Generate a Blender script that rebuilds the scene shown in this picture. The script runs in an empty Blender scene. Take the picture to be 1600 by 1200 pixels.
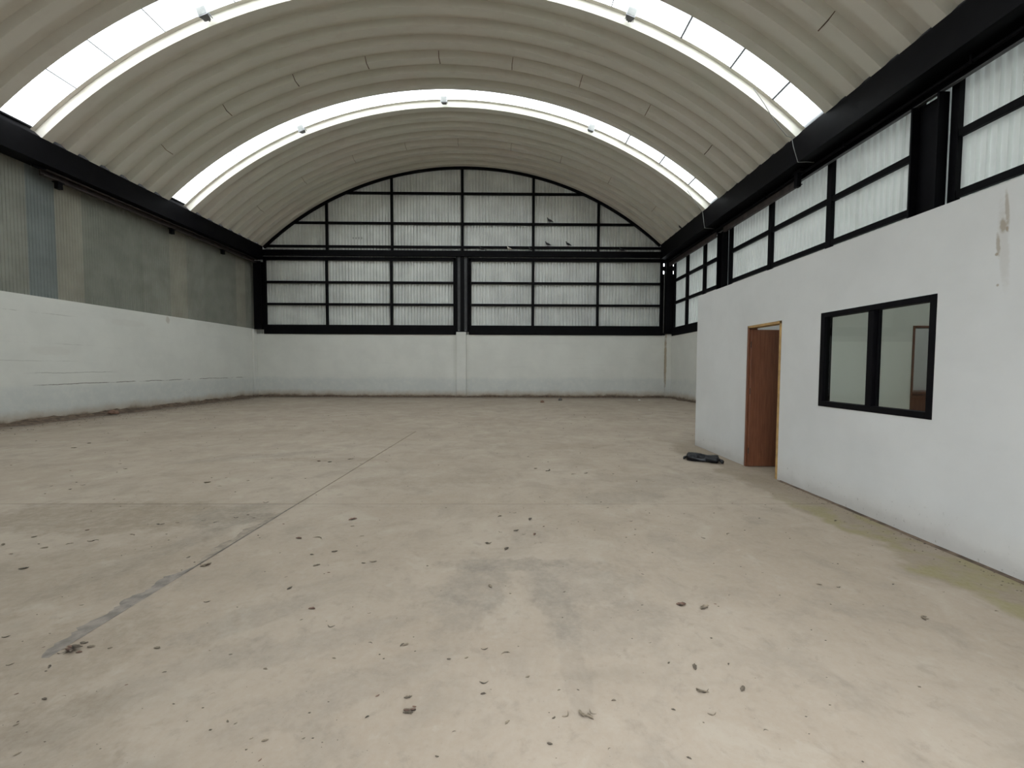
import bpy, math, random
from mathutils import Vector, Matrix
random.seed(7)
SC = bpy.context.scene
COL = SC.collection

# ------------------------------------------------------------------ camera
F_PX, PITCH, YAW, ROLL, EYE = 632.9, 0.0418, 0.0096, 0.0035, 1.5
cam_data = bpy.data.cameras.new('camera')
cam_data.sensor_fit = 'HORIZONTAL'
cam_data.sensor_width = 36.0
cam_data.lens = F_PX / 1600.0 * 36.0
cam_data.clip_start, cam_data.clip_end = 0.05, 300
cam = bpy.data.objects.new('camera', cam_data)
COL.objects.link(cam)
fwd = Vector((math.sin(YAW) * math.cos(PITCH), math.cos(YAW) * math.cos(PITCH), -math.sin(PITCH)))
right = Vector((math.cos(YAW), -math.sin(YAW), 0))
up = right.cross(fwd)
r2 = right * math.cos(ROLL) + up * math.sin(ROLL)
u2 = up * math.cos(ROLL) - right * math.sin(ROLL)
cam.matrix_world = Matrix(((r2.x, u2.x, -fwd.x, 0), (r2.y, u2.y, -fwd.y, 0), (r2.z, u2.z, -fwd.z, EYE), (0, 0, 0, 1)))
SC.camera = cam

# ------------------------------------------------------------------ world, exposure
SKY = 5.0
world = bpy.data.worlds.new('overcast_sky')
SC.world = world
world.use_nodes = True
bg = world.node_tree.nodes['Background']
bg.inputs['Color'].default_value = (0.88, 0.94, 1.0, 1)
bg.inputs['Strength'].default_value = SKY
world.cycles.sampling_method = 'MANUAL'
world.cycles.sample_map_resolution = 64
SC.view_settings.view_transform = 'Standard'
SC.view_settings.look = 'None'
SC.view_settings.gamma = 1.0
SC.view_settings.use_curve_mapping = False
SC.view_settings.exposure = 0.82
cy = SC.cycles
cy.use_denoising = True
cy.max_bounces = 8
cy.diffuse_bounces = 5
cy.adaptive_threshold = 0.03
cy.glossy_bounces = 4
cy.transparent_max_bounces = 12
cy.sample_clamp_indirect = 8.0
cy.caustics_reflective = False
cy.caustics_refractive = False

# ------------------------------------------------------------------ dimensions (metres, camera stands at x=0 y=0)
XL, XR, YB, YF = -12.48, 8.10, 20.17, -0.5        # inner faces of the masonry
XO, YO, ZO = 3.63, 7.776, 2.864                     # office box
AX, AZ, AR = -2.141, -3.1875, 14.438                # roof arc centre and radius (underside of the pans)
PITCHR, DEPTH, LOW = 0.609, 0.20, 0.25             # roof pan pitch, depth, bottom width
SKY_Y = [15.18, 10.31, 5.44, 0.57]                   # skylight centres
GLX, GRX = -12.0, 7.5                               # inner faces of the two girders
def arc_z(x, off=0.0):
    return AZ + math.sqrt(max(0.0, (AR + off) ** 2 - (x - AX) ** 2))

GX0, GX1, GZ = -0.4, 1.8, 3.3                        # open gateway behind the camera
# daylight portals only guide the sampling of the sky through the openings
def portal(loc, rot, sx, sy):
    l = bpy.data.lights.new('sky_portal', 'AREA')
    l.shape = 'RECTANGLE'; l.size, l.size_y = sx, sy
    l.cycles.is_portal = True
    o = bpy.data.objects.new('sky_portal', l)
    o.location, o.rotation_euler = loc, rot
    COL.objects.link(o)
for y in SKY_Y:
    for k in range(5):
        a0 = math.radians(-42 + k * 16.8 + 8.4)
        rr = AR + DEPTH + 0.12
        portal((AX + rr * math.sin(a0), y, AZ + rr * math.cos(a0)), (0, a0, 0), 2 * rr * math.sin(math.radians(8.4)) + 0.05, 1.0)
portal(((GX0 + GX1) / 2, YF - 0.25, GZ / 2), (math.radians(-90), 0, 0), GX1 - GX0, GZ)

# ------------------------------------------------------------------ mesh helpers
class MB:
    def __init__(s): s.v, s.f = [], []
    def add(s, vs, fs):
        n = len(s.v); s.v += [tuple(v) for v in vs]; s.f += [tuple(i + n for i in f) for f in fs]; return s
    def box(s, x0, x1, y0, y1, z0, z1):
        return s.add([(x0,y0,z0),(x1,y0,z0),(x1,y1,z0),(x0,y1,z0),(x0,y0,z1),(x1,y0,z1),(x1,y1,z1),(x0,y1,z1)],
                     [(0,3,2,1),(4,5,6,7),(0,1,5,4),(1,2,6,5),(2,3,7,6),(3,0,4,7)])
    def tube(s, pts, r, n=8, cap=True):
        pts = [Vector(p) for p in pts]; rs = r if isinstance(r, (list, tuple)) else [r] * len(pts)
        vs, fs = [], []
        for i, p in enumerate(pts):
            d = (pts[min(i + 1, len(pts) - 1)] - pts[max(i - 1, 0)]).normalized()
            a = Vector((0, 0, 1)) if abs(d.z) < 0.9 else Vector((1, 0, 0))
            u = d.cross(a).normalized(); w = d.cross(u)
            for k in range(n):
                t = 2 * math.pi * k / n
                vs.append(p + (u * math.cos(t) + w * math.sin(t)) * rs[i])
        for i in range(len(pts) - 1):
            for k in range(n):
                k2 = (k + 1) % n
                fs.append((i*n+k, i*n+k2, (i+1)*n+k2, (i+1)*n+k))
        if cap:
            fs.append(tuple(range(n))[::-1]); fs.append(tuple((len(pts)-1)*n + k for k in range(n)))
        return s.add(vs, fs)
    def mesh(s, name):
        m = bpy.data.meshes.new(name); m.from_pydata(s.v, [], s.f); m.update(); return m
    def build(s, name, mat, parent=None, smooth=False, bevel=0):
        return obj(name, s.mesh(name), mat, parent, smooth, bevel)

def obj(name, mesh, mat, parent=None, smooth=False, bevel=0):
    if not mesh.materials: mesh.materials.append(mat)
    if smooth:
        for p in mesh.polygons: p.use_smooth = True
    o = bpy.data.objects.new(name, mesh); COL.objects.link(o)
    if parent: o.parent = parent
    if bevel:
        b = o.modifiers.new('bevel', 'BEVEL'); b.width = bevel; b.segments = 2; b.limit_method = 'ANGLE'
    return o
def tag(o, label=None, cat=None, group=None, kind=None):
    if label: o['label'] = label
    if cat: o['category'] = cat
    if group: o['group'] = group
    if kind: o['kind'] = kind
    return o
def empty(name, loc=(0, 0, 0), rot=(0, 0, 0)):
    o = bpy.data.objects.new(name, None); o.empty_display_size = 0.2
    o.location, o.rotation_euler = loc, rot; COL.objects.link(o); return o
def copy_tree(o, parent=None):
    c = o.copy(); COL.objects.link(c); c.parent = parent
    for ch in list(o.children): copy_tree(ch, c)
    return c

# ------------------------------------------------------------------ materials
class NT:
    def __init__(s, name):
        s.m = bpy.data.materials.new(name); s.m.use_nodes = True; s.t = s.m.node_tree
        s.b = s.t.nodes['Principled BSDF']; s.out = s.t.nodes['Material Output']
        s.geo = s.t.nodes.new('ShaderNodeNewGeometry'); s.pos = s.geo.outputs['Position']; s.cache = {}
    def n(s, typ, **kw):
        x = s.t.nodes.new(typ)
        for k, v in kw.items(): setattr(x, k, v)
        return x
    def link(s, a, b): s.t.links.new(a, b)
    def put(s, sock, v):
        if isinstance(v, bpy.types.NodeSocket): s.link(v, sock)
        elif sock.type == 'RGBA' and len(v) == 3: sock.default_value = (*v, 1)
        else: sock.default_value = v
    def math(s, op, a, b=None, c=None, clamp=False):
        x = s.n('ShaderNodeMath', operation=op, use_clamp=clamp); s.put(x.inputs[0], a)
        if b is not None: s.put(x.inputs[1], b)
        if c is not None: s.put(x.inputs[2], c)
        return x.outputs[0]
    def sep(s, v=None):
        if v is None and 'sep' in s.cache: return s.cache['sep']
        x = s.n('ShaderNodeSeparateXYZ'); s.link(v or s.pos, x.inputs[0])
        if v is None: s.cache['sep'] = x.outputs
        return x.outputs
    def vec(s, scale, off=(0, 0, 0)):
        x = s.n('ShaderNodeMapping'); s.link(s.pos, x.inputs[0]); x.inputs['Scale'].default_value = scale; x.inputs['Location'].default_value = off; return x.outputs[0]
    def noise(s, scale, detail=4, rough=0.55, vec=None, dist=0.0):
        key = (scale, detail, rough, dist)
        if vec is None and s.cache.get(key): return s.cache[key]
        x = s.n('ShaderNodeTexNoise'); s.cache[key] = x.outputs[0] if vec is None else None; s.link(vec or s.pos, x.inputs['Vector'])
        x.inputs['Scale'].default_value = scale; x.inputs['Detail'].default_value = detail; x.inputs['Roughness'].default_value = rough; x.inputs['Distortion'].default_value = dist
        return x.outputs[0]
    def ramp(s, v, lo, hi, a=0.0, b=1.0, smooth=True):
        x = s.n('ShaderNodeMapRange', interpolation_type='SMOOTHSTEP' if smooth else 'LINEAR'); s.link(v, x.inputs[0])
        for i, q in enumerate((lo, hi, a, b)): x.inputs[i + 1].default_value = q
        return x.outputs[0]
    def mix(s, fac, a, b, typ='MIX'):
        x = s.n('ShaderNodeMix', data_type='RGBA', blend_type=typ)
        s.put(x.inputs[0], fac); s.put(x.inputs[6], a); s.put(x.inputs[7], b); return x.outputs[2]
    def blob(s, cx, cy, rx, ry, ang=0, nscale=3, namp=0.6, soft=0.35, axes=(0, 1)):
        """a stain or painted shade with an irregular outline of its own"""
        p = s.sep(); u = s.math('SUBTRACT', p[axes[0]], cx); v = s.math('SUBTRACT', p[axes[1]], cy)
        c, q = math.cos(ang), math.sin(ang)
        a = s.math('DIVIDE', s.math('ADD', s.math('MULTIPLY', u, c), s.math('MULTIPLY', v, q)), rx)
        b = s.math('DIVIDE', s.math('SUBTRACT', s.math('MULTIPLY', v, c), s.math('MULTIPLY', u, q)), ry)
        d = s.math('SQRT', s.math('ADD', s.math('MULTIPLY', a, a), s.math('MULTIPLY', b, b)))
        d = s.math('ADD', d, s.math('MULTIPLY', s.math('SUBTRACT', s.noise(nscale, 5, 0.6), 0.5), namp * 2))
        return s.ramp(d, 1 - soft, 1 + soft, 1, 0)
    def bump(s, h, strength=0.3, dist=0.01):
        x = s.n('ShaderNodeBump'); x.inputs['Strength'].default_value = strength; x.inputs['Distance'].default_value = dist
        s.link(h, x.inputs['Height']); s.link(x.outputs[0], s.b.inputs['Normal'])
    def fin(s, color=None, rough=0.6, metal=0.0, spec=None):
        if color is not None: s.put(s.b.inputs['Base Color'], color)
        s.put(s.b.inputs['Roughness'], rough); s.put(s.b.inputs['Metallic'], metal)
        if spec is not None: s.b.inputs['Specular IOR Level'].default_value = spec
        return s.m

M = {}
def plain(name, col, rough=0.6, metal=0.0, var=0.15, scale=6.0, spec=None):
    t = NT(name); n = t.noise(scale, 4)
    c = t.mix(t.ramp(n, 0.3, 0.7), tuple(x * (1 - var) for x in col), tuple(min(1, x * (1 + var)) for x in col))
    M[name] = t.fin(c, rough, metal, spec)

def concrete_mat():
    t = NT('concrete')
    big, mid, fine = t.noise(0.5, 5, 0.6), t.noise(2.3, 6, 0.65, dist=0.6), t.noise(28, 4, 0.7)
    c = t.mix(t.ramp(big, 0.35, 0.65), (0.332, 0.266, 0.203), (0.379, 0.312, 0.246))
    c = t.mix(t.ramp(mid, 0.48, 0.70, 0, 0.55), c, (0.265, 0.223, 0.179))
    c = t.mix(t.ramp(mid, 0.46, 0.28, 0, 0.4), c, (0.417, 0.362, 0.295))
    fm = t.noise(9.0, 6, 0.7, dist=0.4)
    c = t.mix(t.ramp(fm, 0.52, 0.70, 0, 0.42), c, (0.226, 0.188, 0.151))
    c = t.mix(t.ramp(fm, 0.42, 0.28, 0, 0.30), c, (0.426, 0.376, 0.310))
    # long sweeping marks
    sw = t.noise(1.0, 5, 0.6, t.vec((0.5, 2.2, 1)), 1.2)
    c = t.mix(t.ramp(sw, 0.55, 0.75, 0, 0.38), c, (0.234, 0.194, 0.150))
    mott = t.ramp(t.noise(11, 5, 0.7), 0.32, 0.62, 0.35, 1.0)
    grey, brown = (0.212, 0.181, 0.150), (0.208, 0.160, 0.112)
    for (x, y, rx, ry, a, k, col) in [
        (-0.05, 3.02, 0.42, 0.10, 0, 0.75, grey), (-0.22, 2.75, 0.25, 0.26, 0.3, 0.65, grey), (-0.32, 2.42, 0.16, 0.18, 0, 0.5, grey), (0.50, 2.75, 0.42, 0.30, 0, 0.5, grey),
        (0.30, 2.55, 0.12, 0.32, 0.1, 0.5, grey), (0.62, 2.30, 0.40, 0.20, 0.2, 0.35, grey), (0.33, 2.0, 0.06, 0.4, 0, 0.3, grey),
        (-3.95, 4.02, 1.5, 0.40, 0.0, 0.8, brown), (-2.78, 4.05, 0.35, 0.35, 0.5, 0.55, grey), (-2.75, 3.35, 0.12, 0.9, -0.35, 0.4, grey),
        (-4.05, 6.75, 1.3, 0.16, 0.45, 0.5, grey), (-2.9, 6.5, 1.0, 0.14, 0.0, 0.55, brown), (1.25, 4.60, 0.55, 0.22, 0.1, 0.5, grey),
        (2.47, 3.91, 0.13, 0.1, 0, 0.5, grey), (-0.98, 4.8, 0.10, 0.07, 0, 0.45, grey), (-1.55, 2.35, 0.4, 0.12, 0.6, 0.45, grey), (-1.0, 2.15, 0.45, 0.10, 0.4, 0.4, grey),
        (-1.7, 1.85, 0.5, 0.12, 0.7, 0.35, grey), (-0.7, 1.85, 0.5, 0.12, 0.5, 0.35, grey), (-3.2, 2.9, 0.9, 0.5, 0.3, 0.45, brown), (-2.7, 1.75, 0.95, 0.45, 0.5, 0.55, brown), (-1.95, 1.45, 0.5, 0.3, 0.5, 0.45, brown),  # last two: brownish wear plus painted light falloff in the near left corner
        (2.2, 5.3, 0.9, 0.3, 0.4, 0.35, grey), (0.4, 7.6, 1.8, 0.25, 0.05, 0.3, brown), (-5.5, 9.2, 2.5, 0.35, 0.1, 0.35, brown), (-1.2, 5.3, 1.0, 0.25, 0.1, 0.3, brown)]:
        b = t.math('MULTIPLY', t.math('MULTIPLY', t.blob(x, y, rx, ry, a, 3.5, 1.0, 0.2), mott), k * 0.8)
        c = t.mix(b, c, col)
    # moss and damp dirt along the foot of the office wall
    p = t.sep(); band = t.math('ADD', t.math('SUBTRACT', 3.63, p[0]), t.math('MULTIPLY', t.math('SUBTRACT', t.noise(1.6, 4), 0.5), 1.0))
    near = t.math('MULTIPLY', t.ramp(band, 0.60, 0.46), t.ramp(p[0], 2.4, 2.9))
    near = t.math('MULTIPLY', near, t.ramp(p[1], 9.0, 7.6))
    c = t.mix(t.math('MULTIPLY', near, 0.55), c, (0.193, 0.148, 0.101))
    moss = t.math('MULTIPLY', t.math('MULTIPLY', near, t.ramp(t.noise(3.0, 4), 0.42, 0.6)), t.ramp(p[1], 4.9, 4.0))
    c = t.mix(t.math('MULTIPLY', moss, 0.75), c, (0.246, 0.212, 0.097))
    # earth swept up against the masonry walls
    e = t.math('MINIMUM', t.math('ADD', p[0], 12.48), t.math('SUBTRACT', 20.17, p[1]))
    e = t.math('ADD', e, t.math('MULTIPLY', t.math('SUBTRACT', t.noise(1.3, 5), 0.5), 0.8))
    c = t.mix(t.ramp(e, 1.15, 0.25, 0, 0.78), c, (0.094, 0.063, 0.043))
    e2 = t.math('MULTIPLY', t.ramp(e, 2.6, 0.6, 0, 0.45), t.ramp(t.noise(7, 5, 0.7), 0.4, 0.62))
    c = t.mix(e2, c, (0.158, 0.121, 0.087))
    # fine grit
    g = t.ramp(t.noise(60, 3, 0.8), 0.62, 0.72, 0, 0.35); c = t.mix(g, c, (0.189, 0.157, 0.127))
    c = t.mix(t.ramp(fine, 0.35, 0.65, 0, 0.12), c, (0.454, 0.410, 0.346))
    t.bump(t.math('ADD', t.math('MULTIPLY', fine, 0.4), mid), 0.12, 0.006)
    M['concrete'] = t.fin(c, t.ramp(mid, 0.3, 0.7, 0.62, 0.8), 0, 0.3)
concrete_mat()

def wall_mat(name, base, dirt=1.0, band=False, crack=False, rust=False, corner=False):
    t = NT(name); p = t.sep()
    n1, n2 = t.noise(0.9, 5, 0.6), t.noise(5, 5, 0.65)
    course = t.noise(1.0, 4, 0.6, t.vec((0.6, 0.6, 7.0)))
    c = t.mix(t.ramp(n1, 0.3, 0.7), tuple(x * 0.95 for x in base), tuple(min(1, x * 1.03) for x in base))
    c = t.mix(t.ramp(course, 0.55, 0.75, 0, 0.10 if dirt > 0.5 else 0.03), c, tuple(x * 0.72 for x in base))
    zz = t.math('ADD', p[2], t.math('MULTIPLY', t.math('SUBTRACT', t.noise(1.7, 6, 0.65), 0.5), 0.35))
    if band:   # greyer washed coat on the lowest metre
        c = t.mix(t.math('MULTIPLY', t.ramp(zz, 1.05, 0.80), t.ramp(n2, 0.25, 0.6, 0.15, 0.42)), c, (0.50, 0.53, 0.53))
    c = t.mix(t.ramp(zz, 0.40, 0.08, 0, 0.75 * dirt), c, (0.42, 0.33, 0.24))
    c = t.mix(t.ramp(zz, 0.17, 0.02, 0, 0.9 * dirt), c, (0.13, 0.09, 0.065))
    sp = t.math('MULTIPLY', t.ramp(t.noise(22, 4, 0.7), 0.62, 0.70), t.ramp(p[2], 0.45, 0.05, 0, 0.6))
    c = t.mix(sp, c, (0.22, 0.21, 0.18))
    if crack:
        lz = t.math('ADD', p[2], t.math('MULTIPLY', t.math('SUBTRACT', t.noise(1.2, 5, 0.7), 0.5), 0.10))
        for z0, a, b, k in ((0.98, 10.6, 19.5, 0.75), (1.30, 10.5, 13.2, 0.35), (1.62, 9.5, 12.0, 0.2), (2.9, 9.5, 12.0, 0.25), (2.1, 10, 12.5, 0.18)):
            l = t.ramp(t.math('ABSOLUTE', t.math('SUBTRACT', lz, z0)), 0.006, 0.016, k, 0)
            l = t.math('MULTIPLY', l, t.math('MULTIPLY', t.ramp(p[1], a, a + 0.5), t.ramp(p[1], b, b - 0.5)))
            l = t.math('MULTIPLY', l, t.ramp(t.noise(1.5, 4, 0.7), 0.35, 0.52))
            c = t.mix(l, c, (0.13, 0.11, 0.09))
        for y, z, ry, rz, k in ((15.05, 3.18, 0.08, 0.12, 0.45), (11.2, 1.9, 0.5, 0.12, 0.10), (13.5, 2.9, 0.6, 0.10, 0.08)):
            c = t.mix(t.math('MULTIPLY', t.blob(y, z, ry, rz, 0, 6, 0.6, 0.3, (1, 2)), k), c, (0.40, 0.33, 0.26))
    if rust:
        for y, z, ry, rz, k in ((2.965, 2.66, 0.012, 0.13, 0.6), (2.985, 2.55, 0.02, 0.05, 0.7), (2.96, 2.52, 0.008, 0.02, 0.8), (3.01, 2.42, 0.012, 0.08, 0.65), (3.015, 2.35, 0.01, 0.012, 0.8), (3.0, 2.12, 0.008, 0.01, 0.7), (2.975, 2.4, 0.03, 0.3, 0.18)):
            c = t.mix(t.math('MULTIPLY', t.blob(y, z, ry, rz, -0.08, 30, 0.5, 0.4, (1, 2)), k), c, (0.30, 0.24, 0.17))
    if corner:
        c = t.mix(t.math('MULTIPLY', t.blob(7.82, 1.9, 0.035, 1.4, 0, 5, 0.9, 0.4, (0, 2)), 0.75), c, (0.33, 0.24, 0.13))
    t.bump(t.math('ADD', t.math('MULTIPLY', course, 0.6), t.noise(35, 4, 0.6)), 0.10 * (1 if dirt > 0.5 else 0.5), 0.01)
    M[name] = t.fin(c, 0.85, 0, 0.25)
wall_mat('paint_left', (0.72, 0.72, 0.675), 1.0, True, True)
wall_mat('paint_back', (0.72, 0.715, 0.67), 1.0, True, False, False, True)
wall_mat('paint_office', (0.615, 0.617, 0.608), 0.22, False, False, True)
def twotone():
    t = NT('paint_interior'); p = t.sep()
    c = t.mix(t.ramp(p[2], 1.845, 1.85), (0.86, 0.87, 0.82), (0.76, 0.77, 0.73))
    M['paint_interior'] = t.fin(c, 0.85)
twotone()

plain('black_steel', (0.0030, 0.0027, 0.0038), 0.55, 0.0, 0.25, 4, 0.11)
plain('grey_edge', (0.10, 0.10, 0.105), 0.5, 0.2)
plain('rusty_steel', (0.040, 0.028, 0.025), 0.55, 0.0, 0.4, 5)
plain('galvanised', (0.70, 0.715, 0.69), 0.42, 0.12, 0.10, 1.2)
plain('galvanised_b', (0.66, 0.675, 0.655), 0.44, 0.12, 0.10, 1.2)
plain('side_green', (0.225, 0.228, 0.195), 0.55, 0.1, 0.10, 1.5)
plain('side_pale', (0.30, 0.285, 0.235), 0.55, 0.1, 0.10, 1.5)
plain('side_blue', (0.185, 0.205, 0.20), 0.55, 0.1, 0.10, 1.5)
plain('side_mid', (0.25, 0.25, 0.215), 0.55, 0.1, 0.12, 1.5)
plain('rust_streak', (0.12, 0.075, 0.05), 0.9, 0, 0.4, 8)
plain('rust_pale', (0.30, 0.22, 0.16), 0.9, 0, 0.3, 8)
plain('joint_dark', (0.14, 0.12, 0.10), 0.9, 0, 0.3, 8)
plain('filler_dark', (0.215, 0.185, 0.158), 0.85, 0, 0.25, 14)
plain('filler_pale', (0.26, 0.215, 0.17), 0.85, 0, 0.25, 14)
plain('aluminium', (0.28, 0.28, 0.29), 0.5, 0.3)
plain('wire_grey', (0.20, 0.20, 0.19), 0.6)
plain('black_plastic', (0.007, 0.007, 0.009), 0.36, 0, 0.3, 10, 0.3)
plain('feather_dark', (0.03, 0.03, 0.034), 0.7, 0, 0.4, 20)
plain('feather_pale', (0.62, 0.58, 0.52), 0.7, 0, 0.2, 20)
plain('stamp', (0.40, 0.41, 0.39), 0.6)
plain('beak', (0.10, 0.085, 0.07), 0.6)
plain('bird_leg', (0.16, 0.06, 0.05), 0.7)
plain('leaf_dark', (0.10, 0.078, 0.056), 0.8, 0, 0.35, 30)
plain('leaf_brown', (0.19, 0.15, 0.105), 0.8, 0, 0.35, 30)
plain('leaf_red', (0.15, 0.085, 0.06), 0.8, 0, 0.35, 30)
plain('earth', (0.125, 0.088, 0.062), 0.95, 0, 0.45, 9)
plain('brick_bit', (0.20, 0.12, 0.085), 0.9, 0, 0.3, 12)
plain('stone_grey', (0.12, 0.11, 0.10), 0.9, 0, 0.3, 12)
plain('ochre_wood', (0.40, 0.25, 0.095), 0.5, 0, 0.2, 10)
plain('chip_white', (0.75, 0.74, 0.70), 0.8)
plain('asphalt', (0.30, 0.29, 0.27), 0.9)

def wood_mat():
    t = NT('door_wood'); g = t.noise(3.0, 5, 0.6, t.vec((14, 14, 0.8)), 0.8)
    c = t.mix(t.ramp(g, 0.3, 0.7), (0.125, 0.042, 0.020), (0.19, 0.072, 0.035))
    M['door_wood'] = t.fin(c, 0.38, 0, 0.5)
wood_mat()
def roof_mat():
    t = NT('roof_paint')
    n1, n2 = t.noise(0.35, 4, 0.6), t.noise(1.8, 5, 0.6, t.vec((1, 2.0, 1)))
    c = t.mix(t.ramp(n1, 0.35, 0.65), (0.70, 0.675, 0.585), (0.72, 0.67, 0.59))
    c = t.mix(t.ramp(n2, 0.50, 0.74, 0, 0.28), c, (0.58, 0.50, 0.42))
    M['roof_paint'] = t.fin(c, 0.55, 0, 0.3)
roof_mat()
def skylight_mat():
    t = NT('skylight_sheet'); n = t.n
    tr, tl, mx = n('ShaderNodeBsdfTransparent'), n('ShaderNodeBsdfTranslucent'), n('ShaderNodeMixShader')
    d = t.ramp(t.noise(2.0, 4), 0.3, 0.7)
    t.put(tr.inputs[0], t.mix(d, (0.80, 0.82, 0.80), (0.90, 0.92, 0.90))); t.put(tl.inputs[0], (0.9, 0.92, 0.90))
    mx.inputs[0].default_value = 0.30
    t.link(tr.outputs[0], mx.inputs[1]); t.link(tl.outputs[0], mx.inputs[2]); t.link(mx.outputs[0], t.out.inputs[0])
    t.t.nodes.remove(t.b); M['skylight_sheet'] = t.m
skylight_mat()
def glass_mat():
    t = NT('window_glass'); n = t.n
    tr, gl, mx, fr = n('ShaderNodeBsdfTransparent'), n('ShaderNodeBsdfGlossy'), n('ShaderNodeMixShader'), n('ShaderNodeFresnel')
    t.put(tr.inputs[0], (0.86, 0.88, 0.86)); gl.inputs['Roughness'].default_value = 0.03; fr.inputs[0].default_value = 1.5
    t.link(t.math('MULTIPLY', fr.outputs[0], t.math('SUBTRACT', 1.0, t.geo.outputs['Backfacing'])), mx.inputs[0]); t.link(tr.outputs[0], mx.inputs[1]); t.link(gl.outputs[0], mx.inputs[2]); t.link(mx.outputs[0], t.out.inputs[0])
    t.t.nodes.remove(t.b); M['window_glass'] = t.m
glass_mat()

def lightened_sheet_mat():
    # whitish sheeting of the right wall: slight translucency added to make it brighter
    t = NT('lightened_sheet'); tl, mx = t.n('ShaderNodeBsdfTranslucent'), t.n('ShaderNodeMixShader')
    c = t.mix(t.ramp(t.noise(1.2, 4), 0.3, 0.7), (0.66, 0.68, 0.65), (0.74, 0.755, 0.73))
    t.fin(c, 0.5, 0, 0.3); t.put(tl.inputs[0], (0.93, 0.97, 0.92)); mx.inputs[0].default_value = 0.019
    t.link(t.b.outputs[0], mx.inputs[1]); t.link(tl.outputs[0], mx.inputs[2]); t.link(mx.outputs[0], t.out.inputs[0]); M['lightened_sheet'] = t.m
lightened_sheet_mat()

# ------------------------------------------------------------------ floor
def xj(y): return -2.16 - 0.030 * (8.84 - y)        # the long joint runs a little askew
YJ = 4.38
floor = MB().box(-12.9, 8.5, YF - 0.25, 20.5, -0.20, -0.012).build('floor', M['joint_dark'])
tag(floor, 'worn beige concrete warehouse floor with open joints', 'floor', kind='structure')
def slab(y0, y1, side):
    g = 0.007
    def X(y): return {'left': (-12.6, xj(y) - g), 'right': (xj(y) + g, 8.3), 'whole': (-12.6, 8.3)}[side]
    a, b = X(y0), X(y1)
    vs = [(a[0],y0,-0.012),(a[1],y0,-0.012),(b[1],y1,-0.012),(b[0],y1,-0.012),(a[0],y0,0),(a[1],y0,0),(b[1],y1,0),(b[0],y1,0)]
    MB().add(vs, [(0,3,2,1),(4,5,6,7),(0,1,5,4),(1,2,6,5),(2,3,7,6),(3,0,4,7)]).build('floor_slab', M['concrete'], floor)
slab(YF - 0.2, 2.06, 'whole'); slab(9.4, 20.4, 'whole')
for side in ('left', 'right'):
    slab(2.06, YJ - 0.004, side); slab(YJ + 0.004, 9.4, side)
# two ragged strips of filler along the long joint
def filler(ya, yb, w0, mat, seed, taper):
    rnd = random.Random(seed); vs, fs = [], []; N = 44
    for i in range(N + 1):
        y = ya + (yb - ya) * i / N
        w = w0 * (1 + 0.22 * math.sin(i * 0.55 + seed) + rnd.uniform(-0.16, 0.16)) * min(1, (N - i + 1) / taper, (i + 2) / 7)
        vs += [(xj(y) - w, y, 0.0012), (xj(y) + 0.006 + rnd.uniform(0, 0.006), y, 0.0012)]
        if i: fs.append((2*i-2, 2*i-1, 2*i+1, 2*i))
    MB().add(vs, fs).build('joint_filler', M[mat], floor)
filler(2.04, 3.0, 0.085, 'filler_dark', 1, 8)
filler(3.06, 4.3, 0.085, 'filler_pale', 2, 22)
vs, fs = [], []
for i in range(31):
    y = 2.9 + 1.5 * i / 30; vs += [(xj(y) - 0.006, y, 0.0022), (xj(y) + 0.007 + random.uniform(0, 0.004), y, 0.0022)]
    if i: fs.append((2*i-2, 2*i-1, 2*i+1, 2*i))
MB().add(vs, fs).build('joint_edge', M['joint_dark'], floor)

ground = MB().box(-40, 40, -40, YF - 0.26, -0.25, -0.02).build('ground', M['asphalt'])
tag(ground, 'open yard ground in front of the warehouse', 'ground', kind='structure')

# ------------------------------------------------------------------ corrugated sheets
RIB = 0.1535
def sheet(name, mat, parent, u0, u1, zlo, ztop, place, d=0.055, RIB=0.1535):
    """u runs along the wall; place(u, depth, z) -> point; ztop is a function of u"""
    us = []; k = math.floor(u0 / RIB)
    while k * RIB < u1 + RIB:
        for a, dd in ((0, 0), (0.44, 0), (0.56, 1), (0.88, 1)):
            us.append(((k + a) * RIB, dd * d))
        k += 1
    us = [(u, e) for u, e in us if u0 < u < u1]
    us = [(u0, us[0][1])] + us + [(u1, us[-1][1])]
    vs, fs = [], []
    for i, (u, e) in enumerate(us):
        vs += [place(u, e, zlo), place(u, e, max(zlo + 0.05, ztop(u)))]
        if i: fs.append((2*i-2, 2*i, 2*i+1, 2*i-1))
    return MB().add(vs, fs).build(name, mat, parent)

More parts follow.
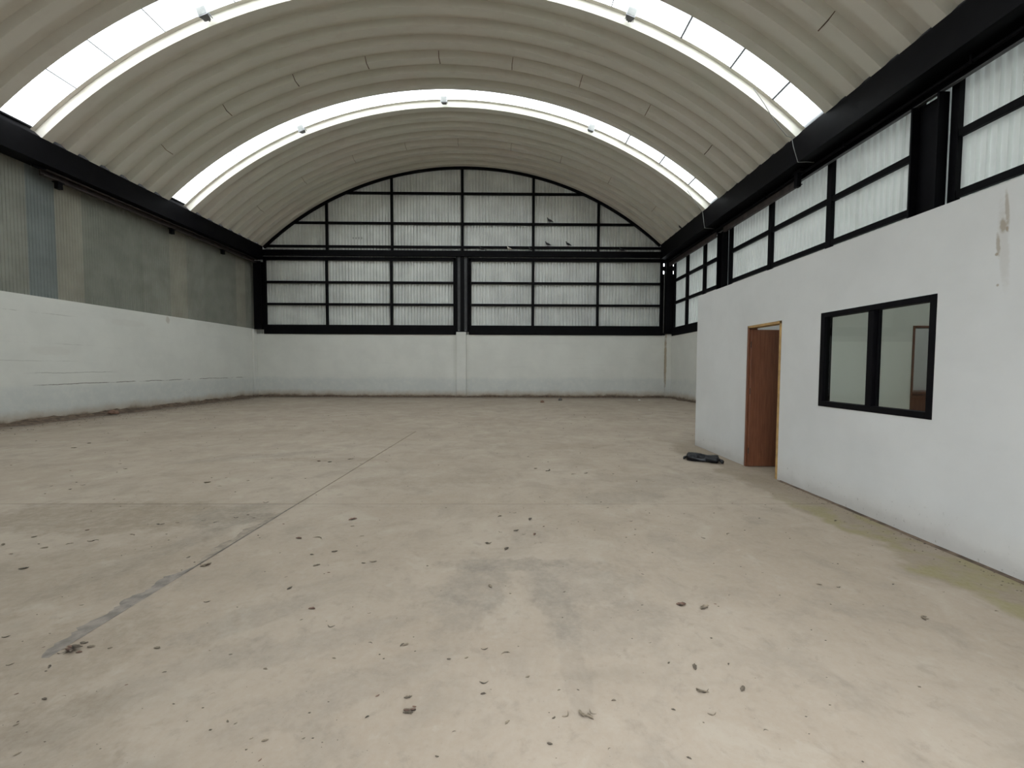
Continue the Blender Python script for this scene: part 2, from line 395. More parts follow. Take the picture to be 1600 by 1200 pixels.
# ------------------------------------------------------------------ left wall
wall_left = MB().box(XL - 0.20, XL, YF - 0.2, YB + 0.2, 0, 3.333).build('wall_left', M['paint_left'])
tag(wall_left, 'long white painted block wall with grey-green metal sheeting above, on the left', 'wall', kind='structure')
edges = [-3.2, -2.3, -1.4, -0.5, 0.4, 1.3, 2.2, 3.1, 4.0, 4.9, 5.8, 6.7, 7.6, 8.5, 9.4, 10.15, 10.89, 11.51, 12.28, 13.25, 14.23, 15.34, 16.15, 17.02, 18.0, 18.99, 19.68, 20.4]
tone = {10.15: 'side_mid', 10.89: 'side_blue', 11.51: 'side_pale', 12.28: 'side_green', 13.25: 'side_green', 14.23: 'side_mid', 15.34: 'side_pale', 16.15: 'side_mid', 17.02: 'side_green', 18.0: 'side_green', 18.99: 'side_pale', 19.68: 'side_green'}
for i in range(len(edges) - 1):
    mt = M[tone.get(edges[i], ('side_green', 'side_blue', 'side_mid')[i % 3])]
    off = 0.004 * (i % 2)
    sheet('metal_sheet', mt, wall_left, edges[i] - 0.02, edges[i + 1] + 0.02, 3.30, lambda u: 7.57,
          lambda u, e, z, off=off: (XL - 0.10 - off - e, u, z), 0.014, 0.0768)

# ------------------------------------------------------------------ back wall
wall_back = MB().box(XL - 0.2, XR + 0.2, YB, YB + 0.2, 0, 3.10).build('wall_back', M['paint_back'])
tag(wall_back, 'white painted back wall with ribbed metal sheets filling the arched gable above', 'wall', kind='structure')
MB().box(-2.56, -2.08, YB - 0.12, YB + 0.01, 0, 3.22).build('pillar', M['paint_back'], wall_back, bevel=0.01)
MB().box(7.80, XR, YB - 0.10, YB + 0.01, 0, 3.16).build('pillar', M['paint_back'], wall_back, bevel=0.01)
MB().box(XL, XL + 0.10, YB - 0.25, YB + 0.01, 0, 3.30).build('pillar', M['paint_back'], wall_back, bevel=0.01)
xs = [XL - 0.1 + (7.60 - (XL - 0.1)) * i / 19 for i in range(20)]
for i in range(19):
    off = 0.004 * (i % 2)
    sheet('metal_sheet', M['galvanised' if i % 3 else 'galvanised_b'], wall_back, xs[i] - (0.02 if i else 0), xs[i + 1] + (0.02 if i < 18 else 0), 3.10,
          lambda u: arc_z(max(-12.15, min(7.70, u)), 0.21),
          lambda u, e, z, off=off: (u, YB + 0.115 + off + e, z))
# corner strip beside the last sheet, with the open gap that lets daylight in
for z0, z1 in ((3.10, 6.15), (6.30, 6.53), (6.66, 7.75)):
    MB().box(7.60, XR + 0.2, YB + 0.115, YB + 0.125, z0, z1).build('corner_flashing', M['black_steel'], wall_back)
MB().box(7.665, 7.685, YB + 0.09, YB + 0.112, 6.10, 6.60).build('corner_flashing', M['rusty_steel'], wall_back)

# faint maker's stamp on one gable sheet
for i in range(4):
    x = -7.68 + 0.14 * i
    MB().box(x, x + 0.07, YB + 0.108, YB + 0.113, 7.76, 7.86).build('stamp_mark', M['stamp'], wall_back)
# ------------------------------------------------------------------ right wall
wall_right = MB().box(XR, XR + 0.2, YF - 0.2, YB + 0.2, 0, 3.06).build('wall_right', M['paint_back'])
tag(wall_right, 'white right side wall with pale ribbed metal sheets above it, behind the office', 'wall', kind='structure')
ys = [-3.2 + 23.55 * i / 22 for i in range(23)]
for i in range(22):
    off = 0.004 * (i % 2)
    sheet('metal_sheet', M['lightened_sheet'], wall_right, ys[i] - 0.02, ys[i + 1] + 0.02, 3.0, lambda u: 7.76,
          lambda u, e, z, off=off: (XR + 0.115 + off + e, u, z))

# ------------------------------------------------------------------ front wall behind the camera, with the open gateway
wf = MB()
wf.box(XL - 0.2, GX0, YF - 0.2, YF, 0, 7.56).box(GX1, XR + 0.2, YF - 0.2, YF, 0, 7.76).box(GX0, GX1, YF - 0.2, YF, GZ, 7.4)
n = 24; va = []
for i in range(n + 1):
    x = -12.2 + 19.95 * i / n
    va += [(x, YF - 0.2, 7.35), (x, YF, 7.35), (x, YF, arc_z(max(-12.1, min(7.6, x)), 0.19)), (x, YF - 0.2, arc_z(max(-12.1, min(7.6, x)), 0.19))]
fa = []
for i in range(n):
    for k in range(4):
        fa.append((4*i+k, 4*i+(k+1) % 4, 4*i+4+(k+1) % 4, 4*i+4+k))
wf.add(va, fa)
wall_front = wf.build('wall_front', M['paint_back'])
tag(wall_front, 'white front wall with a wide open gateway', 'wall', kind='structure')

# ------------------------------------------------------------------ arched roof
ceiling = empty('ceiling', (0, 0, 0)); tag(ceiling, 'arched off-white metal roof of deep ribbed pans with translucent skylight strips', 'roof', kind='structure')
A0 = math.asin((-12.02 - AX) / AR); A1 = math.asin((7.52 - AX) / AR); NA = 72
h = PITCHR / 2; l = LOW / 2
def pan_mesh(name, prof):
    vs, fs = [], []; m = len(prof)
    for i in range(NA + 1):
        a = A0 + (A1 - A0) * i / NA
        for y, o in prof: vs.append((AX + (AR + o) * math.sin(a), y, AZ + (AR + o) * math.cos(a)))
    for i in range(NA):
        for k in range(m - 1): fs.append((i*m+k, i*m+k+1, (i+1)*m+k+1, (i+1)*m+k))
    me = MB().add(vs, fs).mesh(name); me.materials.append(M['roof_paint']); return me
f1 = l + 0.04
pan = pan_mesh('roof_panel', [(-h, DEPTH), (-f1, DEPTH), (-l, 0), (l, 0), (f1, DEPTH), (h, DEPTH)])
HI = f1 + 0.10      # beside a skylight the pan ends in a short upstand
pan_a = pan_mesh('roof_panel', [(-HI, DEPTH), (-f1, DEPTH), (-l, 0), (l, 0), (f1, DEPTH), (h, DEPTH)])
pan_b = pan_mesh('roof_panel', [(-h, DEPTH), (-f1, DEPTH), (-l, 0), (l, 0), (f1, DEPTH), (HI, DEPTH)])
rows = []
y = SKY_Y[0] + 9 * PITCHR
while y > YF - 0.3:
    sk = min(SKY_Y, key=lambda s: abs(s - y))
    if abs(sk - y) > 0.1 and y < YB + 0.25:
        o = obj('roof_panel', pan_a if 0 < y - sk < 0.7 else pan_b if 0 < sk - y < 0.7 else pan, M['roof_paint'], ceiling); o.location.y = y; rows.append(y)
    y -= PITCHR
# translucent strips: sheets laid end to end along the arc, with lap joints
sk_joints = [-42.3, -37.0, -32.3, -26.5, -19.0, -11.7, -4.0, 3.6, 11.2, 18.9, 26.5, 32.3, 37.6, 42.0]
def sky_piece(y, a, b):
    vs, fs = [], []; n = 6
    for i in range(n + 1):
        t = math.radians(a + (b - a) * i / n); r = AR + DEPTH + 0.012
        for yy in (-(PITCHR - HI) - 0.04, PITCHR - HI + 0.04): vs.append((AX + r * math.sin(t), y + yy, AZ + r * math.cos(t)))
        if i: fs.append((2*i-2, 2*i-1, 2*i+1, 2*i))
    return MB().add(vs, fs).build('skylight_panel', M['skylight_sheet'], ceiling)
for y in SKY_Y:
    for i in range(len(sk_joints) - 1):
        a, b = sk_joints[i], sk_joints[i + 1]
        a = max(a, math.degrees(A0)); b = min(b, math.degrees(A1))
        sky_piece(y, a, b)
        if 0 < i:
            t = math.radians(a); r = AR + DEPTH + 0.004
            P = lambda yy: (AX + r * math.sin(t), y + yy, AZ + r * math.cos(t))
            rad = 0.030 if a > 25 else 0.016
            MB().tube([P(HI - PITCHR), P(PITCHR - HI)], rad, 6).build('lap_joint', M['grey_edge'], ceiling)
# rusty splice gaps in every eighth pan
for ysp in (13.353, 8.483, 18.225):
    for i, deg in enumerate((-37.1, -28.0, -18.6, -9.4, -0.3, 8.9, 17.8, 27.0, 36.2)):
        t = math.radians(deg); w = 0.011 if ysp < 15 else 0.009
        if ysp > 15: w *= 0.8
        prof = [(-f1, DEPTH - 0.01), (-l - 0.003, -0.004), (l + 0.003, -0.004), (f1 - 0.002, DEPTH - 0.01)]
        vs, fs = [], []
        for j, (yy, o) in enumerate(prof):
            for s in (-1, 1):
                r = AR + o - 0.002; q = t + s * w / AR * (1.2 if j in (1, 2) else 0.8)
                vs.append((AX + r * math.sin(q), ysp + yy, AZ + r * math.cos(q)))
            if j: fs.append((2*j-2, 2*j-1, 2*j+1, 2*j))
        MB().add(vs, fs).build('splice_gap', M['rust_streak' if ysp < 15 and i in (2, 3, 4, 1, 8) else 'rust_pale'], ceiling)

# ------------------------------------------------------------------ girders
def girder(name, x0, x1, z0, z1, label, inner):
    g = empty(name, ((x0 + x1) / 2, 8.5, z0)); tag(g, label, 'girder')
    def part(nm, mb, mat='black_steel'):
        o = mb.build(nm, M[mat], g); o.matrix_parent_inverse = Matrix.Translation((-(x0 + x1) / 2, -8.5, -z0)); return o
    part('web', MB().box(x0, x1, YF + 0.01, YB - 0.03, z0, z1))
    part('bottom_flange', MB().box(x0 - 0.03, x1 + 0.03, YF + 0.01, YB - 0.03, z0 - 0.04, z0))
    if inner > 0:   # gutter behind the ends of the roof pans
        MB().box(7.655, XR + 0.25, YF + 0.01, YB + 0.12, z1 + 0.215, z1 + 0.255).box(x0 + 0.20, x0 + 0.24, YF + 0.01, YB + 0.12, z1 + 0.005, z1 + 0.22).build('gutter_plate', M['black_steel'], ceiling)
    else:
        MB().box(XL - 0.25, -12.155, YF + 0.01, YB + 0.12, z1 + 0.215, z1 + 0.255).box(x1 - 0.24, x1 - 0.20, YF + 0.01, YB + 0.12, z1 + 0.005, z1 + 0.22).build('gutter_plate', M['black_steel'], ceiling)
    return g
girder('steel_girder', -12.42, -12.0, 6.74, 7.34, 'black steel eaves girder along the left wall under the roof', -1)
girder('steel_girder', 7.5, 7.95, 6.86, 7.54, 'black steel eaves girder along the right wall above the office', 1)

# ------------------------------------------------------------------ pipes, brackets and cable under the girders
def thing_at(name, loc, label, cat, group=None):
    return tag(empty(name, loc), label, cat, group)
def child(parent, name, mb, mat, smooth=False, bevel=0):
    """parts are modelled in world coordinates; keep them there under their parent"""
    o = mb.build(name, M[mat], parent, smooth, bevel)
    o.matrix_parent_inverse = Matrix.Translation(parent.location).inverted()
    return o

ch = thing_at('channel_rail', (-12.33, 15.4, 6.5), 'dark rusty channel rail slung under the left girder', 'rail')
child(ch, 'channel', MB().box(-12.36, -12.22, 11.0, 20.0, 6.50, 6.53).box(-12.36, -12.33, 11.0, 20.0, 6.53, 6.68), 'rusty_steel')
child(ch, 'lip', MB().tube([(-12.20, 11.0, 6.66), (-12.20, 20.0, 6.66)], 0.028, 8), 'rusty_steel', True)
child(ch, 'end_hook', MB().tube([(-12.20, 11.0, 6.66), (-12.21, 10.86, 6.64), (-12.23, 10.78, 6.655), (-12.25, 10.74, 6.64)], 0.035, 8), 'black_steel', True)
for y, lab in ((11.4, 'short black bracket stub below the left girder, nearest of three'), (15.13, 'short black bracket stub below the left girder, below the farther skylight'), (17.78, 'short black bracket stub below the left girder, nearest the back corner')):
    b = thing_at('bracket_stub', (-12.3, y, 6.33), lab, 'bracket', 'bracket stubs under the girders')
    child(b, 'stub', MB().box(-12.36, -12.24, y - 0.06, y + 0.06, 6.31, 6.475), 'black_steel', bevel=0.008)
    child(b, 'cap_plate', MB().box(-12.38, -12.22, y - 0.09, y + 0.09, 6.475, 6.498), 'black_steel')
b = thing_at('bracket_stub', (7.8, 11.0, 6.36), 'short black bracket stub below the right girder over the ribbed sheets', 'bracket', 'bracket stubs under the girders')
child(b, 'stub', MB().box(7.68, 7.80, 10.94, 11.06, 6.34, 6.70), 'black_steel', bevel=0.008)
child(b, 'cap_plate', MB().box(7.70, 7.80, 10.85, 11.15, 6.70, 6.78), 'black_steel')
ch = thing_at('channel_rail', (7.93, 15.5, 6.5), 'dark channel rail slung under the far half of the right girder', 'rail')
child(ch, 'channel', MB().box(7.86, 7.88, 11.1, 14.98, 6.48, 6.64).box(7.86, 7.95, 11.1, 14.98, 6.46, 6.48), 'rusty_steel')
child(ch, 'channel', MB().box(7.86, 7.88, 15.48, 20.0, 6.48, 6.64).box(7.86, 7.95, 15.48, 20.0, 6.46, 6.48), 'rusty_steel')
pr = thing_at('conduit_pipe', (7.86, 8.5, 6.68), 'thin black conduit pipe running below the right girder', 'pipe')
child(pr, 'pipe', MB().tube([(7.84, YF + 0.1, 6.70), (7.84, YB - 0.2, 6.70)], 0.032, 10), 'black_steel', True)
for y in (1.0, 4.0, 7.0, 9.6, 12.5, 15.8, 18.5):
    child(pr, 'pipe_clip', MB().box(7.80, 7.88, y - 0.02, y + 0.02, 6.66, 6.815), 'black_steel')
hd = thing_at('head_channel', (7.98, 8.5, 6.80), 'slim black steel channel between right girder and sheet frames', 'rail')
child(hd, 'web', MB().box(7.96, 8.00, YF + 0.1, YB - 0.15, 6.60, 6.82), 'black_steel')
child(hd, 'flange', MB().box(7.92, 8.00, YF + 0.1, YB - 0.15, 6.585, 6.60), 'grey_edge')

def arcp(deg, yy, off): t = math.radians(deg); return Vector((AX + (AR + off) * math.sin(t), yy, AZ + (AR + off) * math.cos(t)))
cable = MB().tube([arcp(35.3, 10.55, 0.02), arcp(37.2, 10.62, -0.06), arcp(39.0, 10.75, -0.10), arcp(41.2, 10.85, -0.10), (7.46, 10.87, 7.56), (7.455, 10.80, 7.30), (7.45, 10.60, 6.80), (7.62, 10.54, 6.78), (7.80, 10.50, 6.75)], 0.009, 6).build('electric_cable', M['wire_grey'], smooth=True)
tag(cable, 'thin grey cable dropping from the nearer skylight across the right girder', 'cable')
cable = MB().tube([arcp(38.0, 15.57, 0.02), arcp(40.0, 15.66, -0.05), arcp(41.8, 15.8, -0.08), (7.47, 15.80, 7.50), (7.455, 15.66, 7.1), (7.45, 15.55, 6.80), (7.62, 15.52, 6.78), (7.80, 15.50, 6.75)], 0.009, 6).build('electric_cable', M['wire_grey'], smooth=True)
tag(cable, 'thin grey cable dropping from the farther skylight across the right girder', 'cable')

# ------------------------------------------------------------------ columns
def h_column(name, cx, cy, wx, wy, z0, z1, along, label, bolts=True):
    """H section: flanges face 'along' axis"""
    c = thing_at(name, (cx, cy, z0), label, 'column')
    t = 0.035
    if along == 'x':   # web seen from -Y, flanges at the two x ends
        child(c, 'flange', MB().box(cx - wx/2, cx - wx/2 + t * 2, cy - wy/2, cy + wy/2, z0, z1), 'black_steel')
        child(c, 'flange', MB().box(cx + wx/2 - t * 2, cx + wx/2, cy - wy/2, cy + wy/2, z0, z1), 'black_steel')
        child(c, 'web', MB().box(cx - wx/2 + t * 2, cx + wx/2 - t * 2, cy + 0.02, cy + 0.05, z0, z1), 'grey_edge')
        child(c, 'stiffener', MB().box(cx - 0.09, cx + 0.09, cy - wy/2, cy + 0.02, z0, z1), 'black_steel')
    else:
        child(c, 'flange', MB().box(cx - wx/2, cx + wx/2, cy - wy/2, cy - wy/2 + t, z0, z1), 'black_steel')
        child(c, 'flange', MB().box(cx - wx/2, cx + wx/2, cy + wy/2 - t, cy + wy/2, z0, z1), 'black_steel')
        child(c, 'web', MB().box(cx + 0.06, cx + 0.10, cy - wy/2 + t, cy + wy/2 - t, z0, z1), 'black_steel')
    child(c, 'base_plate', MB().box(cx - wx/2 - 0.02, cx + wx/2 + 0.02, cy - wy/2 - 0.01, cy + wy/2 - 0.005, z0 - 0.03, z0), 'black_steel')
    if bolts:
        for s in (-1, 1):
            child(c, 'bolt', MB().tube([(cx + s * wx * 0.27, cy - 0.02, z0), (cx + s * wx * 0.27, cy - 0.02, z0 + 0.07)], 0.035, 6), 'aluminium')
    return c
h_column('steel_column', -2.27, YB - 0.02, 0.62, 0.20, 3.26, 6.86, 'x', 'black steel column in the middle of the back wall on the white pillar')
h_column('steel_column', -12.22, YB - 0.05, 0.36, 0.26, 3.34, 6.60, 'y', 'black steel column in the far left corner of the hall', False)
cc = h_column('steel_column', 7.90, YB - 0.05, 0.34, 0.26, 3.19, 6.80, 'y', 'black steel column in the far right corner beside the light gap', False)
child(cc, 'corner_conduit', MB().tube([(7.695, YB - 0.05, 3.2), (7.695, YB - 0.05, 6.1)], 0.018, 8), 'wire_grey', True)
h_column('steel_column', 7.99, 15.24, 0.20, 0.44, 3.06, 6.58, 'y', 'black steel column on the right wall, just past the office corner', False)
h_column('steel_column', 7.99, 7.83, 0.20, 0.52, 3.06, 6.58, 'y', 'wide black steel column on the right wall above the office window', False)

# ------------------------------------------------------------------ black steel frames of the sheeting
def frame_y(label, bars, name='sheet_frame', loc=None):
    f = thing_at(name, loc, label, 'frame')
    for nm, x0, x1, z0, z1, dy in bars:
        child(f, nm, MB().box(x0, x1, YB + dy, YB + 0.105, z0, z1), 'black_steel', bevel=0.006)
    return f
W = 0.055
def lower(x0, x1, mull, label):
    bars = [('bottom_beam', x0, x1, 3.09, 3.55, -0.04), ('stile', x0, x0 + 0.12, 3.55, 6.86, 0.0), ('stile', x1 - 0.12, x1, 3.55, 6.86, 0.0), ('top_rail', x0, x1, 6.70, 6.86, 0.0)]
    for z in (4.565, 5.64): bars.append(('rail', x0 + 0.12, x1 - 0.12, z - W, z + W, 0.015))
    for m in mull: bars.append(('mullion', m - 0.06, m + 0.06, 3.55, 6.70, 0.0))
    frame_y(label, bars, loc=((x0 + x1) / 2, YB, 3.1))
lower(-12.02, -2.60, (-8.94, -5.77), 'black steel frame over the ribbed sheets, lower left bay of back wall')
lower(-1.95, 7.65, (1.22, 4.43), 'black steel frame over the ribbed sheets, lower right bay of back wall')
g = thing_at('gable_frame', (-2.25, YB, 7.2), 'black arched steel frame of the gable under the roof', 'frame')
vs, fs = [], []
for i in range(61):
    t = A0 + (A1 - A0) * i / 60
    for r, yy in ((AR - 0.10, -0.02), (AR - 0.005, -0.02), (AR - 0.005, 0.105), (AR - 0.10, 0.105)):
        vs.append((AX + r * math.sin(t), YB + yy, AZ + r * math.cos(t)))
    if i:
        for k in range(4): fs.append((4*i-4+k, 4*i-4+(k+1) % 4, 4*i+(k+1) % 4, 4*i+k))
child(g, 'arch_tube', MB().add(vs, fs), 'black_steel')
for z in (7.385, 8.52, 9.97):
    hw = math.sqrt((AR - 0.05) ** 2 - (z - AZ) ** 2)
    child(g, 'rail', MB().box(AX - hw, AX + hw, YB + 0.015, YB + 0.105, z - 0.055, z + 0.055), 'black_steel', bevel=0.006)
for x in (-8.90, -5.72, -2.27, 1.22, 4.43):
    child(g, 'mullion', MB().box(x - 0.06, x + 0.06, YB, YB + 0.105, 7.20, arc_z(x, -0.05)), 'black_steel', bevel=0.006)
bm = thing_at('cross_beam', (-2.25, YB - 0.06, 6.9), 'deep black steel beam across the whole back wall where pigeons sit', 'beam')
child(bm, 'beam', MB().box(GLX - 0.02, GRX + 0.02, YB - 0.14, YB - 0.01, 6.91, 7.17), 'black_steel', bevel=0.008)
child(bm, 'bottom_lip', MB().box(GLX, GRX, YB - 0.145, YB - 0.01, 6.895, 6.91), 'black_steel')

def frame_x(y0, y1, mull, rails, label, wide=True):
    f = thing_at('sheet_frame', (XR, (y0 + y1) / 2, 3.06), label, 'frame')
    def bar(nm, a, b, z0, z1, dx=0.0): child(f, nm, MB().box(XR + dx, XR + 0.105, a, b, z0, z1), 'black_steel', bevel=0.006)
    bar('bottom_beam', y0, y1, 3.06, 3.46, -0.03)
    bar('stile', y0, y0 + 0.13, 3.46, 6.95); bar('stile', y1 - 0.13, y1, 3.46, 6.95); bar('top_rail', y0, y1, 6.72, 6.95)
    for z in rails: bar('rail', y0 + 0.13, y1 - 0.13, z - 0.068, z + 0.068, 0.015)
    for m in mull: bar('mullion', m - 0.075, m + 0.075, 3.46, 6.72)
frame_x(15.47, 20.03, (18.55, 16.92), (4.665, 5.75), 'black steel frame on the right wall, short bay next to the back corner')
frame_x(8.10, 15.02, (12.68, 10.36), (4.665, 5.75), 'black steel frame on the right wall, long bay above the office door')
frame_x(YF + 0.3, 7.55, (5.1, 2.6, 0.0), (4.665, 5.75), 'black steel frame on the right wall, nearest bay in the upper right')

# ------------------------------------------------------------------ office
T = 0.12
DY0, DY1, DZ = 5.37, 6.13, 2.13          # door opening
WY0, WY1, WZ0, WZ1 = 3.42, 4.69, 1.06, 2.135
YN = -1.6
wo = MB().box(XO, XO + T, DY1, YO, 0, ZO).box(XO, XO + T, DY0, DY1, DZ, ZO).box(XO, XO + T, WY1, DY0, 0, ZO).box(XO, XO + T, WY0, WY1, 0, WZ0).box(XO, XO + T, WY0, WY1, WZ1, ZO).box(XO, XO + T, YN, WY0, 0, ZO)
wall_office = wo.build('wall_office', M['paint_office'])
tag(wall_office, 'smooth white office partition wall with door and window', 'wall', kind='structure')
w = MB().box(XO + T, XR - 0.005, YO - T, YO, 0, ZO).box(XO + T, XR - 0.005, YN, YN + T, 0, ZO).build('wall_office_end', M['paint_office'])
tag(w, 'white end wall of the office box facing the back of the hall', 'wall', kind='structure')
IY = 5.25; IX0, IX1 = 5.27, 6.05
w = MB().box(XO + T, IX0, IY, IY + 0.1, 0, ZO - 0.1).box(IX1, XR - 0.005, IY, IY + 0.1, 0, ZO - 0.1).box(IX0, IX1, IY, IY + 0.1, 2.03, ZO - 0.1).build('wall_interior', M['paint_interior'])
tag(w, 'grey inner partition seen through the office window', 'wall', kind='structure')
# interior door frame and the half-height panel in the room behind
d2 = thing_at('door_2', (IX0, IY, 0), 'thin brown inner door frame seen through the office window', 'door'); d2['kind'] = 'structure'
child(d2, 'jamb', MB().box(IX0, IX0 + 0.022, IY - 0.012, IY + 0.11, 0, 2.03), 'door_wood')
child(d2, 'jamb', MB().box(IX1 - 0.022, IX1, IY - 0.012, IY + 0.11, 0, 2.03), 'door_wood')
child(d2, 'head', MB().box(IX0, IX1, IY - 0.012, IY + 0.11, 2.03, 2.055), 'door_wood')
cb = thing_at('low_cabinet', (6.7, 7.4, 0), 'brown waist-high cabinet in the inner room behind the window', 'cabinet')
child(cb, 'body', MB().box(5.6, 8.0, 7.15, 7.62, 0.08, 1.05), 'door_wood')
child(cb, 'top', MB().box(5.57, 8.03, 7.11, 7.63, 1.05, 1.085), 'door_wood')
for i in range(3): child(cb, 'cabinet_door', MB().box(5.62 + i * 0.79, 5.62 + i * 0.79 + 0.77, 7.13, 7.15, 0.10, 1.03), 'door_wood', bevel=0.004)

# door: ochre frame, leaf swung a quarter turn into the office
d1 = thing_at('door_1', (XO, DY1, 0), 'brown wooden office door standing open inwards in an ochre frame', 'door'); d1['kind'] = 'structure'
e = 0.008
child(d1, 'jamb', MB().box(XO - e, XO + T + e, DY0, DY0 + 0.035, 0, DZ), 'ochre_wood', bevel=0.003)
child(d1, 'jamb', MB().box(XO - e, XO + T + e, DY1 - 0.035, DY1, 0, DZ), 'door_wood', bevel=0.003)
child(d1, 'head', MB().box(XO - e, XO + T + e, DY0, DY1, DZ - 0.035, DZ), 'ochre_wood', bevel=0.003)
leaf = child(d1, 'leaf', MB().box(XO + 0.012, XO + 0.012 + 0.70, DY1 - 0.08, DY1 - 0.04, 0.01, DZ - 0.06), 'door_wood', bevel=0.003)
k = MB().tube([(XO + 0.65, DY1 - 0.08, 1.0), (XO + 0.65, DY1 - 0.105, 1.0), (XO + 0.65, DY1 - 0.13, 1.0), (XO + 0.65, DY1 - 0.145, 1.0)], [0.012, 0.012, 0.028, 0.018], 10).build('knob', M['aluminium'], leaf, True)
k.matrix_parent_inverse = Matrix.Identity(4)
for z in (0.25, 1.15, 1.85):
    hh = MB().box(XO + 0.004, XO + 0.013, DY1 - 0.083, DY1 - 0.075, z - 0.045, z + 0.045).build('hinge', M['rusty_steel'], leaf)
w1 = thing_at('window_1', (XO, WY1, WZ0), 'black framed two-pane sliding window in the white office wall', 'window'); w1['kind'] = 'structure'
def wb(nm, a, b, z0, z1, x0=-0.006, x1=0.09, mat='black_steel'): return child(w1, nm, MB().box(XO + x0, XO + x1, a, b, z0, z1), mat, bevel=0.003)
wb('frame_bar', WY0, WY0 + 0.055, WZ0, WZ1); wb('frame_bar', WY1 - 0.055, WY1, WZ0, WZ1)
wb('frame_bar', WY0 + 0.055, WY1 - 0.055, WZ0, WZ0 + 0.06); wb('frame_bar', WY0 + 0.055, WY1 - 0.055, WZ1 - 0.055, WZ1)
ym = 4.055
wb('meeting_stile', ym - 0.03, ym + 0.035, WZ0 + 0.06, WZ1 - 0.055, 0.01, 0.06); wb('meeting_stile', ym - 0.045, ym + 0.0, WZ0 + 0.06, WZ1 - 0.055, 0.05, 0.085)
wb('pane', ym, WY1 - 0.055, WZ0 + 0.06, WZ1 - 0.055, 0.030, 0.035, 'window_glass'); wb('pane', WY0 + 0.055, ym, WZ0 + 0.06, WZ1 - 0.055, 0.066, 0.071, 'window_glass')

# ------------------------------------------------------------------ flood lamps on the far lip of the skylights
def lamp(deg, yc, label):
    t = math.radians(deg); P = arcp(deg, yc + 0.40, DEPTH - 0.09)
    o = empty('flood_lamp', P, (0, t, 0)); tag(o, label, 'lamp', 'flood lamps along the skylights')
    def part(nm, mb, mat, smooth=False): return mb.build(nm, M[mat], o, smooth)
    hs = MB().add([(-0.07,-0.06,0.03),(0.07,-0.06,0.03),(0.07,-0.06,-0.11),(-0.07,-0.06,-0.11),(-0.12,-0.27,0.07),(0.12,-0.27,0.07),(0.12,-0.27,-0.15),(-0.12,-0.27,-0.15)],
             [(0,1,2,3),(4,7,6,5),(0,4,5,1),(1,5,6,2),(2,6,7,3),(3,7,4,0)])
    part('housing', hs, 'aluminium'); part('lens', MB().box(-0.10, 0.10, -0.275, -0.268, -0.13, 0.05), 'wire_grey')
    part('mounting_arm', MB().box(-0.02, 0.02, -0.07, 0.02, -0.06, -0.02), 'aluminium')
    for s in (-1, 1): part('side_bracket', MB().box(s * 0.105 - 0.008, s * 0.105 + 0.008, -0.20, -0.02, -0.06, -0.02), 'aluminium')
lamp(-22.1, 10.31, 'grey flood lamp on the nearer skylight, at its left')
lamp(21.0, 10.31, 'grey flood lamp on the nearer skylight, at its right')
lamp(-22.3  , 15.18, 'grey flood lamp on the farther skylight, left of its crown')
lamp(-1.0  , 15.18, 'grey flood lamp on the farther skylight, at its crown')
lamp(21.0  , 15.18, 'grey flood lamp on the farther skylight, right of its crown')

# ------------------------------------------------------------------ pigeons
def pigeon_meshes():
    # spine from tail tip to crown, in the bird's own x-z plane (head towards -x)
    sp = [((0.185, 0.0, 0.055), 0.006, 0.020), ((0.13, 0, 0.075), 0.012, 0.030), ((0.08, 0, 0.095), 0.032, 0.036), ((0.03, 0, 0.110), 0.050, 0.050), ((-0.02, 0, 0.128), 0.058, 0.056),
          ((-0.06, 0, 0.150), 0.050, 0.048), ((-0.085, 0, 0.182), 0.032, 0.032), ((-0.095, 0, 0.212), 0.024, 0.024), ((-0.105, 0, 0.235), 0.026, 0.024), ((-0.120, 0, 0.248), 0.020, 0.018), ((-0.132, 0, 0.250), 0.006, 0.006)]
    vs, fs, n = [], [], 12; pts = [Vector(a[0]) for a in sp]
    for i, (p, rz, ry) in enumerate(sp):
        d = (pts[min(i + 1, len(pts) - 1)] - pts[max(i - 1, 0)]).normalized(); w = Vector((-d.z, 0, d.x))
        for k in range(n):
            t = 2 * math.pi * k / n
            vs.append(Vector(p) + Vector((0, ry * math.cos(t), 0)) + w * rz * math.sin(t))
        if i:
            for k in range(n): fs.append((n*(i-1)+k, n*(i-1)+(k+1) % n, n*i+(k+1) % n, n*i+k))
    fs += [tuple(range(n))[::-1], tuple(n * (len(sp) - 1) + k for k in range(n))]
    body = MB().add(vs, fs)
    wings = []
    for s in (-1, 1):
        wings.append(MB().tube([(-0.055, s*0.045, 0.155), (-0.01, s*0.056, 0.135), (0.06, s*0.046, 0.108), (0.12, s*0.026, 0.085), (0.16, s*0.015, 0.070)], [0.010, 0.030, 0.026, 0.015, 0.003], 8))
    legs = [MB().tube([(0.0, s*0.022, 0.085), (-0.008, s*0.022, 0.012)], 0.0045, 6).tube([(-0.035, s*0.026, 0.004), (0.018, s*0.02, 0.004)], 0.004, 5).tube([(-0.028, s*0.038, 0.004), (-0.006, s*0.022, 0.005)], 0.003, 5) for s in (-1, 1)]
    beak = MB().tube([(-0.130, 0, 0.247), (-0.142, 0, 0.243), (-0.152, 0, 0.237)], [0.006, 0.004, 0.001], 6)
    return body.mesh('pigeon_body'), [w.mesh('wing') for w in wings], [g.mesh('leg') for g in legs], beak.mesh('beak')
def pigeon_proto(mat):
    b, ws, ls, bk = pigeon_meshes(); o = empty('pigeon')
    obj('body', b, M[mat], o, True)
    for w_ in ws: obj('wing', w_, M[mat], o, True)
    for l_ in ls: obj('leg', l_, M['bird_leg'], o)
    obj('beak', bk, M['beak'], o)
    return o
pd, pp = pigeon_proto('feather_dark'), pigeon_proto('feather_pale')
first = [True]
